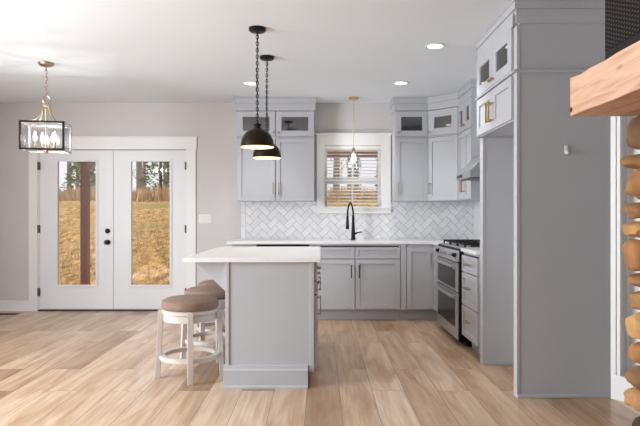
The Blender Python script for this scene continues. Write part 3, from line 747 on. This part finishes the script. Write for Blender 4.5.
mb.build('base_moulding', M_cab, t)
MB().box(BXL-.012, BXL, IY0+.03, IY1-.04, 0, .15).build('side_base', M_cab, t, bevel=.002)
RI = Matrix.Translation((BXR, IY0+.034, 0)) @ Matrix.Rotation(PI/2, 4, 'Z')
def ibox(mb, *a): mb.box(*a, RI); return mb
iw = IY1-IY0-.08
for u0, u1 in ((.004, iw/2-.004), (iw/2+.004, iw-.004)):
    for nm, z0, z1 in (('drawer', .752, .868), ('drawer', .655, .744), ('door', .125, .647)):
        r = .045 if nm == 'door' else .026
        b = MB(); ibox(b, u0, u0+r, -.02, 0, z0, z1); ibox(b, u1-r, u1, -.02, 0, z0, z1); ibox(b, u0+r, u1-r, -.02, 0, z0, z0+r); ibox(b, u0+r, u1-r, -.02, 0, z1-r, z1); ibox(b, u0+r, u1-r, -.008, -.001, z0+r, z1-r)
        o = b.build(nm, M_cab, t)
        b = MB()
        if nm == 'drawer':
            zc = (z0+z1)/2; um = (u0+u1)/2
            ibox(b, um-.065, um+.065, -.050, -.042, zc-.006, zc+.006)
            for s in (-.052, .052): ibox(b, um+s-.006, um+s+.006, -.042, -.02, zc-.006, zc+.006)
        else:
            uu = u0+.04 if u0 < .1 else u1-.04
            ibox(b, uu-.006, uu+.006, -.050, -.042, .50, .64)
            for z in (.512, .628): ibox(b, uu-.006, uu+.006, -.042, -.02, z-.006, z+.006)
        b.build('handle', M_nickel, o, bevel=.002)
for yy in (IY0+.10, IY1-.16):
    MB().prism([(BXL, ZTOP), (BXL-.235, ZTOP), (BXL-.235, ZTOP-.010), (BXL-.015, ZTOP-.215), (BXL, ZTOP-.215)], 'y', yy, yy+.04).build('corbel', M_cab, t, bevel=.002)
tag(MB().box(IXL, IXR, IY0, IY1, ZTOP+.001, .915).build('island_worktop', M_quartz, None, bevel=.003), 'white quartz island top overhanging the stools', 'countertop')

# ------------------------------------------------------------------ stools
def make_stool(label):
    t = thing('counter_stool', label, 'stool', group='round counter stools at the island')
    MB().lathe([(0, .535), (.204, .535), (.213, .548), (.214, .575), (.205, .598), (.175, .613), (.10, .619), (0, .620)], 48).build('cushion', M_fabric, t, smooth=True)
    MB().lathe([(0, .500), (.196, .500), (.207, .504), (.207, .528), (.199, .534), (0, .534)], 48).build('seat_rim', M_stool, t, smooth=True)
    MB().lathe([(.150, .445), (.196, .445), (.196, .498), (.150, .498), (.150, .445)], 48).build('apron', M_stool, t, smooth=True)
    for k in range(4):
        a = -PI/2+k*PI/2
        b = MB()
        for (z0, z1) in ((0, .525),):
            r0, r1 = .238, .213
            vs = []
            for z, r in ((0, r0), (.525, r1)):
                for dr, dt in ((-.019, -.021), (.019, -.021), (.019, .021), (-.019, .021)):
                    rr = r+dr; vs.append(b.bm.verts.new((rr*math.cos(a)-dt*math.sin(a), rr*math.sin(a)+dt*math.cos(a), z)))
            for f in ((3, 2, 1, 0), (4, 5, 6, 7), (0, 1, 5, 4), (1, 2, 6, 5), (2, 3, 7, 6), (3, 0, 4, 7)): b.bm.faces.new([vs[i] for i in f])
        b.build('leg', M_stool, t, bevel=.003)
    MB().lathe([(.183, .150), (.222, .150), (.222, .182), (.183, .182), (.183, .150)], 48).build('foot_ring', M_stool, t, smooth=True)
    return t
s0 = make_stool('whitewashed round stool with brown cushion, nearest the end panel of the island')
s0.scale = (1, 1, .966); s0.location = (-.983, 4.315, 0); s0.rotation_euler.z = .23
dup(s0, (-.945, 4.90, 0), .5, 'whitewashed round stool with brown cushion, second of three along the island')
dup(s0, (-.94, 5.40, 0), .1, 'whitewashed round stool with brown cushion, third and farthest along the island')

# ------------------------------------------------------------------ pendants and lights
def chain(mb, p0, p1, link=.034, r=.0032, wdt=.010):
    p0, p1 = Vector(p0), Vector(p1); n = max(2, int((p0-p1).length/(link*.72)))
    for k in range(n):
        c = p0.lerp(p1, (k+.5)/n); pts = []
        for q in range(10):
            a = 2*PI*q/10; u = wdt*math.cos(a); v = link/2*math.sin(a)
            pts.append(c+(Vector((u, 0, v)) if k % 2 else Vector((0, u, v))))
        mb.tube(pts, r, 6, closed=True)
    return mb
def dome_pendant(label, X, Y, zr):
    t = thing('pendant_lamp', label, 'pendant light', (X, Y, zr), group='dome pendants over the island')
    zc = ZC-zr
    MB().lathe([(0, zc-.001), (.066, zc-.001), (.066, zc-.018), (.055, zc-.028), (.012, zc-.032), (0, zc-.032)], 32).build('ceiling_canopy', M_black, t, smooth=True)
    chain(MB(), (0, 0, zc-.03), (0, 0, .178)).build('chain', M_black, t, smooth=True)
    MB().tube([(.004, .003, zc-.03), (-.004, 0, zc*.5+.08), (.003, -.003, .17)], .0035, 6).build('cord', M_black, t)
    MB().lathe([(0, .185), (.012, .185), (.016, .178), (.03, .176), (.031, .162), (.024, .158), (.024, .150), (.034, .147), (.034, .132), (0, .132)], 24).build('cap', M_black, t, smooth=True)
    out = [(.034, .140), (.060, .132), (.088, .112), (.109, .084), (.122, .05), (.127, .02), (.1285, 0)]
    MB().lathe(out, 48).build('shade', M_bronze, t, smooth=True)
    inn = [(.0, .132)]+[(r-.003, z-.003) for r, z in out[1:-1]]+[(.1255, .0005), (.1285, 0)]
    MB().lathe(inn, 48).build('shade_lining', M_cream, t, smooth=True)
    MB().lathe([(0, .13), (.018, .13), (.018, .10), (0, .10)], 16).build('socket', M_black, t)
    MB().lathe([(0, .10), (.014, .098), (.026, .07), (.028, .055), (.02, .034), (0, .027)], 20).build('bulb', bulb_warm, t, smooth=True)
    lamp('lamp', t, (0, 0, .055), 'POINT', 5, (1, .84, .62), .028)
    return t
bulb_warm = bulb_mat('warm_bulb', (1, .84, .6), 5)
bulb_cool = bulb_mat('clear_bulb', (1, .96, .9), 14)
dome_pendant('dark bronze dome pendant over the near end of the island', pX(257.3, 4.37), 4.37, 1.737)
dome_pendant('dark bronze dome pendant over the far end of the island', pX(266.9, 5.15), 5.15, 1.733)
# glass pendant over the sink
Y = 6.93; X = pX(353.6, Y)
t = thing('glass_pendant', 'clear glass globe pendant with brass canopy in front of the kitchen window', 'pendant light', (X, Y, 0))
MB().lathe([(0, ZC-.001), (.060, ZC-.001), (.060, ZC-.014), (.05, ZC-.022), (0, ZC-.024)], 32).build('ceiling_canopy', M_brass, t, smooth=True)
MB().tube([(0, 0, ZC-.02), (0, 0, 2.03)], .0045, 8).build('rod', M_nickel, t)
MB().lathe([(0, 2.04), (.014, 2.04), (.022, 2.02), (.022, 1.965), (0, 1.965)], 20).build('socket', M_nickel, t, smooth=True)
MB().lathe([(.024, 2.005), (.034, 1.99), (.060, 1.955), (.080, 1.91), (.092, 1.85), (.096, 1.79), (.094, 1.79), (.090, 1.85), (.078, 1.91), (.058, 1.955), (.033, 1.987), (.024, 2.0)], 36).build('glass_shade', M_globe, t, smooth=True)
MB().lathe([(0, 1.966), (.014, 1.96), (.028, 1.92), (.030, 1.895), (.022, 1.868), (0, 1.858)], 20).build('bulb', bulb_cool, t, smooth=True)
lamp('lamp', t, (0, 0, 1.9), 'POINT', 5, (1, .93, .82), .025)
# lantern chandelier
LX, LY = -2.575, 5.36
t = thing('lantern_chandelier', 'rectangular lantern chandelier with black frame and candle bulbs in the dining area', 'chandelier', (LX, LY, 0), math.radians(11))
MB().lathe([(0, ZC-.001), (.070, ZC-.001), (.070, ZC-.012), (.055, ZC-.030), (.014, ZC-.040), (0, ZC-.040)], 32).build('ceiling_canopy', M_nickel, t, smooth=True)
chain(MB(), (0, 0, ZC-.04), (0, 0, 2.335), .04, .0035, .011).build('chain', M_nickel, t, smooth=True)
MB().tube([(.033*math.cos(2*PI*k/20), 0, 2.305+.033*math.sin(2*PI*k/20)) for k in range(20)], .005, 8, closed=True).build('ring', M_nickel, t, smooth=True)
MB().lathe([(0, 2.275), (.02, 2.275), (.035, 2.262), (.045, 2.25), (.045, 2.235), (.02, 2.225), (0, 2.22)], 24).build('hub', M_nickel, t, smooth=True)
hx_, hy_ = .185, .14; zt, zb = 2.075, 1.825
for sx_ in (-1, 1):
    for sy_ in (-1, 1):
        pts = []
        for k in range(9):
            f = k/8; e = f**2.0
            pts.append((sx_*(.03+(hx_-.035)*e), sy_*(.02+(hy_-.025)*e), 2.235-(2.235-zt)*(1-(1-f)**1.7)))
        MB().tube(pts, .0075, 8).build('arm', M_nickel, t, smooth=True)
b = MB(); r = .009
for z in (zt, zb):
    b.box(-hx_-r, hx_+r, -hy_-r, -hy_+r, z-r, z+r)
for sx_ in (-1, 1): b.box(sx_*hx_-r, sx_*hx_+r, -hy_-r, -hy_+r, zb, zt)
b.build('front_frame', M_black, t, bevel=.001)
b = MB()
for z in (zt, zb):
    b.box(-hx_-r, hx_+r, hy_-r, hy_+r, z-r, z+r)
    for sx_ in (-1, 1): b.box(sx_*hx_-r, sx_*hx_+r, -hy_+r, hy_-r, z-r, z+r)
for sx_ in (-1, 1): b.box(sx_*hx_-r, sx_*hx_+r, hy_-r, hy_+r, zb, zt)
b.build('side_frame', M_steel, t, bevel=.001)  # paler metal on back and side bars paints in the light they reflect
MB().box(-hx_, hx_, -hy_-.002, -hy_+.002, zb, zt).build('glass_panel', M_glass, t)
MB().box(-hx_, hx_, hy_-.002, hy_+.002, zb, zt).build('glass_panel', M_glass, t)
for sx_ in (-1, 1): MB().box(sx_*hx_-.002, sx_*hx_+.002, -hy_, hy_, zb, zt).build('glass_panel', M_glass, t)
MB().tube([(0, 0, 2.23), (0, 0, zb-.02)], .008, 10).build('stem', M_nickel, t)
b = MB().box(-hx_, hx_, -.006, .006, zb-.006, zb+.004); b.lathe([(0, zb-.03), (.012, zb-.026), (.02, zb-.008), (.02, zb+.02), (0, zb+.03)], 16)
b.build('crossbar', M_nickel, t)
for sx_, sy_ in ((-1, -.6), (1, -.6), (-.55, .7), (.55, .7)):
    cx_, cy_ = sx_*.085, sy_*.07
    c = MB().lathe([(0, zb+.02), (.017, zb+.02), (.017, zb+.028), (.0105, zb+.032), (.0105, zb+.085), (0, zb+.085)], 14, c=(cx_, cy_, 0)).tube([(0, 0, zb+.012), (cx_, cy_, zb+.022)], .005, 6).build('candle_sleeve', M_nickel, t, smooth=True)
    MB().lathe([(0, zb+.085), (.010, zb+.087), (.0165, zb+.11), (.0165, zb+.125), (.009, zb+.155), (0, zb+.178)], 14, c=(cx_, cy_, 0)).build('bulb', bulb_cool, t, smooth=True)
    lamp('lamp', t, (cx_, cy_, zb+.125), 'POINT', 3.6, (.97, .98, 1), .007)
# recessed ceiling lights
M_lens = mat('lit_lens', (255, 255, 255), .5, emit=(255, 250, 240), es=4.0)
for lab, x, y in (('round recessed ceiling light nearest the fridge surround', 435, 46), ('round recessed ceiling light in front of the window-side wall cabinet', 401, 83), ('round recessed ceiling light behind the dome pendant chains', 250.5, 83.2)):
    D = (ZC-H)*F/(CY-y)
    t = thing('recessed_light', lab, 'ceiling light', (pX(x, D), D, ZC), group='recessed ceiling lights')
    MB().lathe([(.062, -.001), (.086, -.001), (.084, -.008), (.064, -.006), (.062, -.001)], 36).build('trim_ring', M_ceil, t, smooth=True)
    MB().lathe([(0, -.003), (.063, -.003), (.063, -.0005), (0, -.0005)], 36).build('lens', M_lens, t)
    lo = lamp('lamp', t, (0, 0, -.02), 'SPOT', 44, (.96, .98, 1), .06, spot=math.radians(112))

# ------------------------------------------------------------------ switch plate, floor register
t = thing('switch_plate', 'white triple light switch plate on the wall beside the french doors', 'light switch', (wx(205), DW, wz(218.8)))
MB().box(-.084, .084, -.006, 0, -.06, .06).build('plate', M_plastic, t, bevel=.004)
for k in (-1, 0, 1): MB().box(k*.046-.017, k*.046+.017, -.010, -.005, -.034, .034).build('rocker', M_plastic, t, bevel=.003)
t = thing('floor_register', 'brown metal floor vent by the left baseboard', 'vent', (pX(5, 7.02), 7.02, 0))
MB().box(-.16, .16, -.05, .05, .0005, .006).build('frame', M_slate, t, bevel=.002)
b = MB()
for k in range(9): b.box(-.14+k*.033, -.125+k*.033, -.038, .038, .006, .0085)
b.build('louvres', M_slate, t)

# ------------------------------------------------------------------ fireplace
def stones(bm, cen, half, rnd):
    sub = bmesh.ops.create_icosphere(bm, subdivisions=3, radius=1.0)
    ph = [rnd.uniform(0, 6) for _ in range(6)]
    for v in sub['verts']:
        p = v.co.copy(); q = Vector([math.copysign(abs(c)**.72, c) for c in p])
        o = Vector(ph[:3])*9; q *= 1.02+.24*noise.noise(p*1.3+o)+.10*noise.noise(p*3.1+o)+.05*noise.noise(p*8+o)
        v.co = Vector((cen[0]+q.x*half[0], cen[1]+q.y*half[1], cen[2]+q.z*half[2]))
FY = 2.70; rnd = random.Random(3)
t = thing('stone_fireplace', 'tan fieldstone fireplace column at the right edge under the wooden mantel', 'fireplace', (1.478, FY, 0))
MB().box(.11, 1.0, -1.6, -.08, 0.001, ZC-.001).build('mortar_core', M_mortar, t)
b = MB()
edge = [(114, 150, 631.5), (154, 168.5, 628), (170, 201, 631), (202, 218, 629), (221, 239, 628), (239.5, 272, 628), (273, 288, 631), (291, 312, 634), (313, 340, 630), (341, 366, 633.5), (368, 389, 630.5), (390, 412, 629)]
DS = FY-.10
for y0, y1, x in edge:
    zc = (pZ(y0, DS)+pZ(y1, DS))/2; hz_ = (y1-y0)*DS/F/2*.98
    xf = pX(x, DS); hx = .10
    stones(b.bm, (xf-1.478+hx, -.10, zc), (hx, .09, hz_), rnd)
y = -.30
while y > -1.55:
    z = .34 
    while z < 1.62:
        hh = rnd.uniform(.05, .10); stones(b.bm, (.10+rnd.uniform(-.01, .015), y+rnd.uniform(-.02, .02), z+hh), (.09, .115, hh*.97), rnd); z += 2*hh+.006
    y -= .235
b.build('fieldstones', M_stone, t, smooth=True)
b = MB()
for y in (-.10, -.34, -.58, -.82, -1.06, -1.3, -1.5):
    z = 1.90
    while z < 2.5:
        hh = rnd.uniform(.05, .09); stones(b.bm, (.12, y, z+hh), (.09, .115, hh*.97), rnd); z += 2*hh+.006
b.build('chimney_stones', M_stone, t, smooth=True)
b = MB()
for k in range(7): stones(b.bm, (.09, -.10-k*.24, .14), (.115, .125, .15), rnd)
b.build('hearth_stones', M_darkstone, t, smooth=True)
# mantel beam
MX = pX(570, FY); mz0, mz1 = pZ(116.5, FY), pZ(78.5, FY)
mb = MB(); bm = mb.bm
ny = 14; secs = []
rm = random.Random(9)
for k in range(ny+1):
    yy = FY-k*1.5/ny; j = lambda a: rm.uniform(-a, a)
    secs.append([bm.verts.new(p) for p in ((MX+j(.002), yy, mz0+j(.002)), (1.587, yy, mz0), (1.587, yy, mz1), (MX+j(.003), yy, mz1+j(.003)))])
for A, B in zip(secs, secs[1:]):
    for i in range(4): bm.faces.new((A[i], A[(i+1) % 4], B[(i+1) % 4], B[i]))
bm.faces.new(secs[0]); bm.faces.new(secs[-1][::-1])
mant = mb.build('fireplace_mantel', M_mantel, None, bevel=.006); tag(mant, 'rough sawn light wooden mantel beam projecting from the stone fireplace', 'mantel')
MB().lathe([(0, 0), (.010, .001), (.012, .004), (.008, .006), (0, .006)], 12, M=Matrix.Translation((MX-.0005, FY-.018, mz0+.028)) @ Matrix.Rotation(-PI/2, 4, 'Y')).build('wood_knot', mat('dark_knot', (84, 34, 26), .7, var=.1), mant)
# dark dotted flat panel over the mantel
def dotted():
    m = bpy.data.materials.new('dotted_dark_screen'); m.use_nodes = True; t = m.node_tree; b = t.nodes['Principled BSDF']; N = t.nodes.new; L = t.links.new
    tc = N('ShaderNodeTexCoord'); mp = N('ShaderNodeMapping'); mp.inputs['Rotation'].default_value = (PI/4, 0, 0); mp.inputs['Scale'].default_value = (1, 1, 1)
    st = N('ShaderNodeMapping'); st.inputs['Scale'].default_value = (0, 32, 72); L(tc.outputs['Object'], st.inputs[0]); L(st.outputs[0], mp.inputs[0])
    v = N('ShaderNodeTexVoronoi'); v.inputs['Randomness'].default_value = 0; v.inputs['Scale'].default_value = 1; L(mp.outputs[0], v.inputs['Vector'])
    r = N('ShaderNodeValToRGB'); e = r.color_ramp.elements; e[0].position = .16; e[0].color = lin((88, 78, 75)); e[1].position = .32; e[1].color = lin((18, 15, 15)); L(v.outputs['Distance'], r.inputs[0])
    L(r.outputs[0], b.inputs['Base Color']); b.inputs['Roughness'].default_value = .6; b.inputs['Specular IOR Level'].default_value = .15
    return m
t = thing('flat_screen', 'black dotted flat screen mounted on the fireplace above the mantel', 'screen', (1.345, FY-.01, 0))
MB().box(.0, .05, -1.15, 0, 1.90, 2.56).build('casing', mat('screen_casing', (40, 35, 35), .6, var=.05, spec=.2), t, bevel=.003)
MB().box(-.004, .0, -1.14, -.008, 1.985, 2.555).build('display', dotted(), t)
MB().box(.05, .155, -.75, -.45, 2.1, 2.35).build('wall_mount', M_black, t)
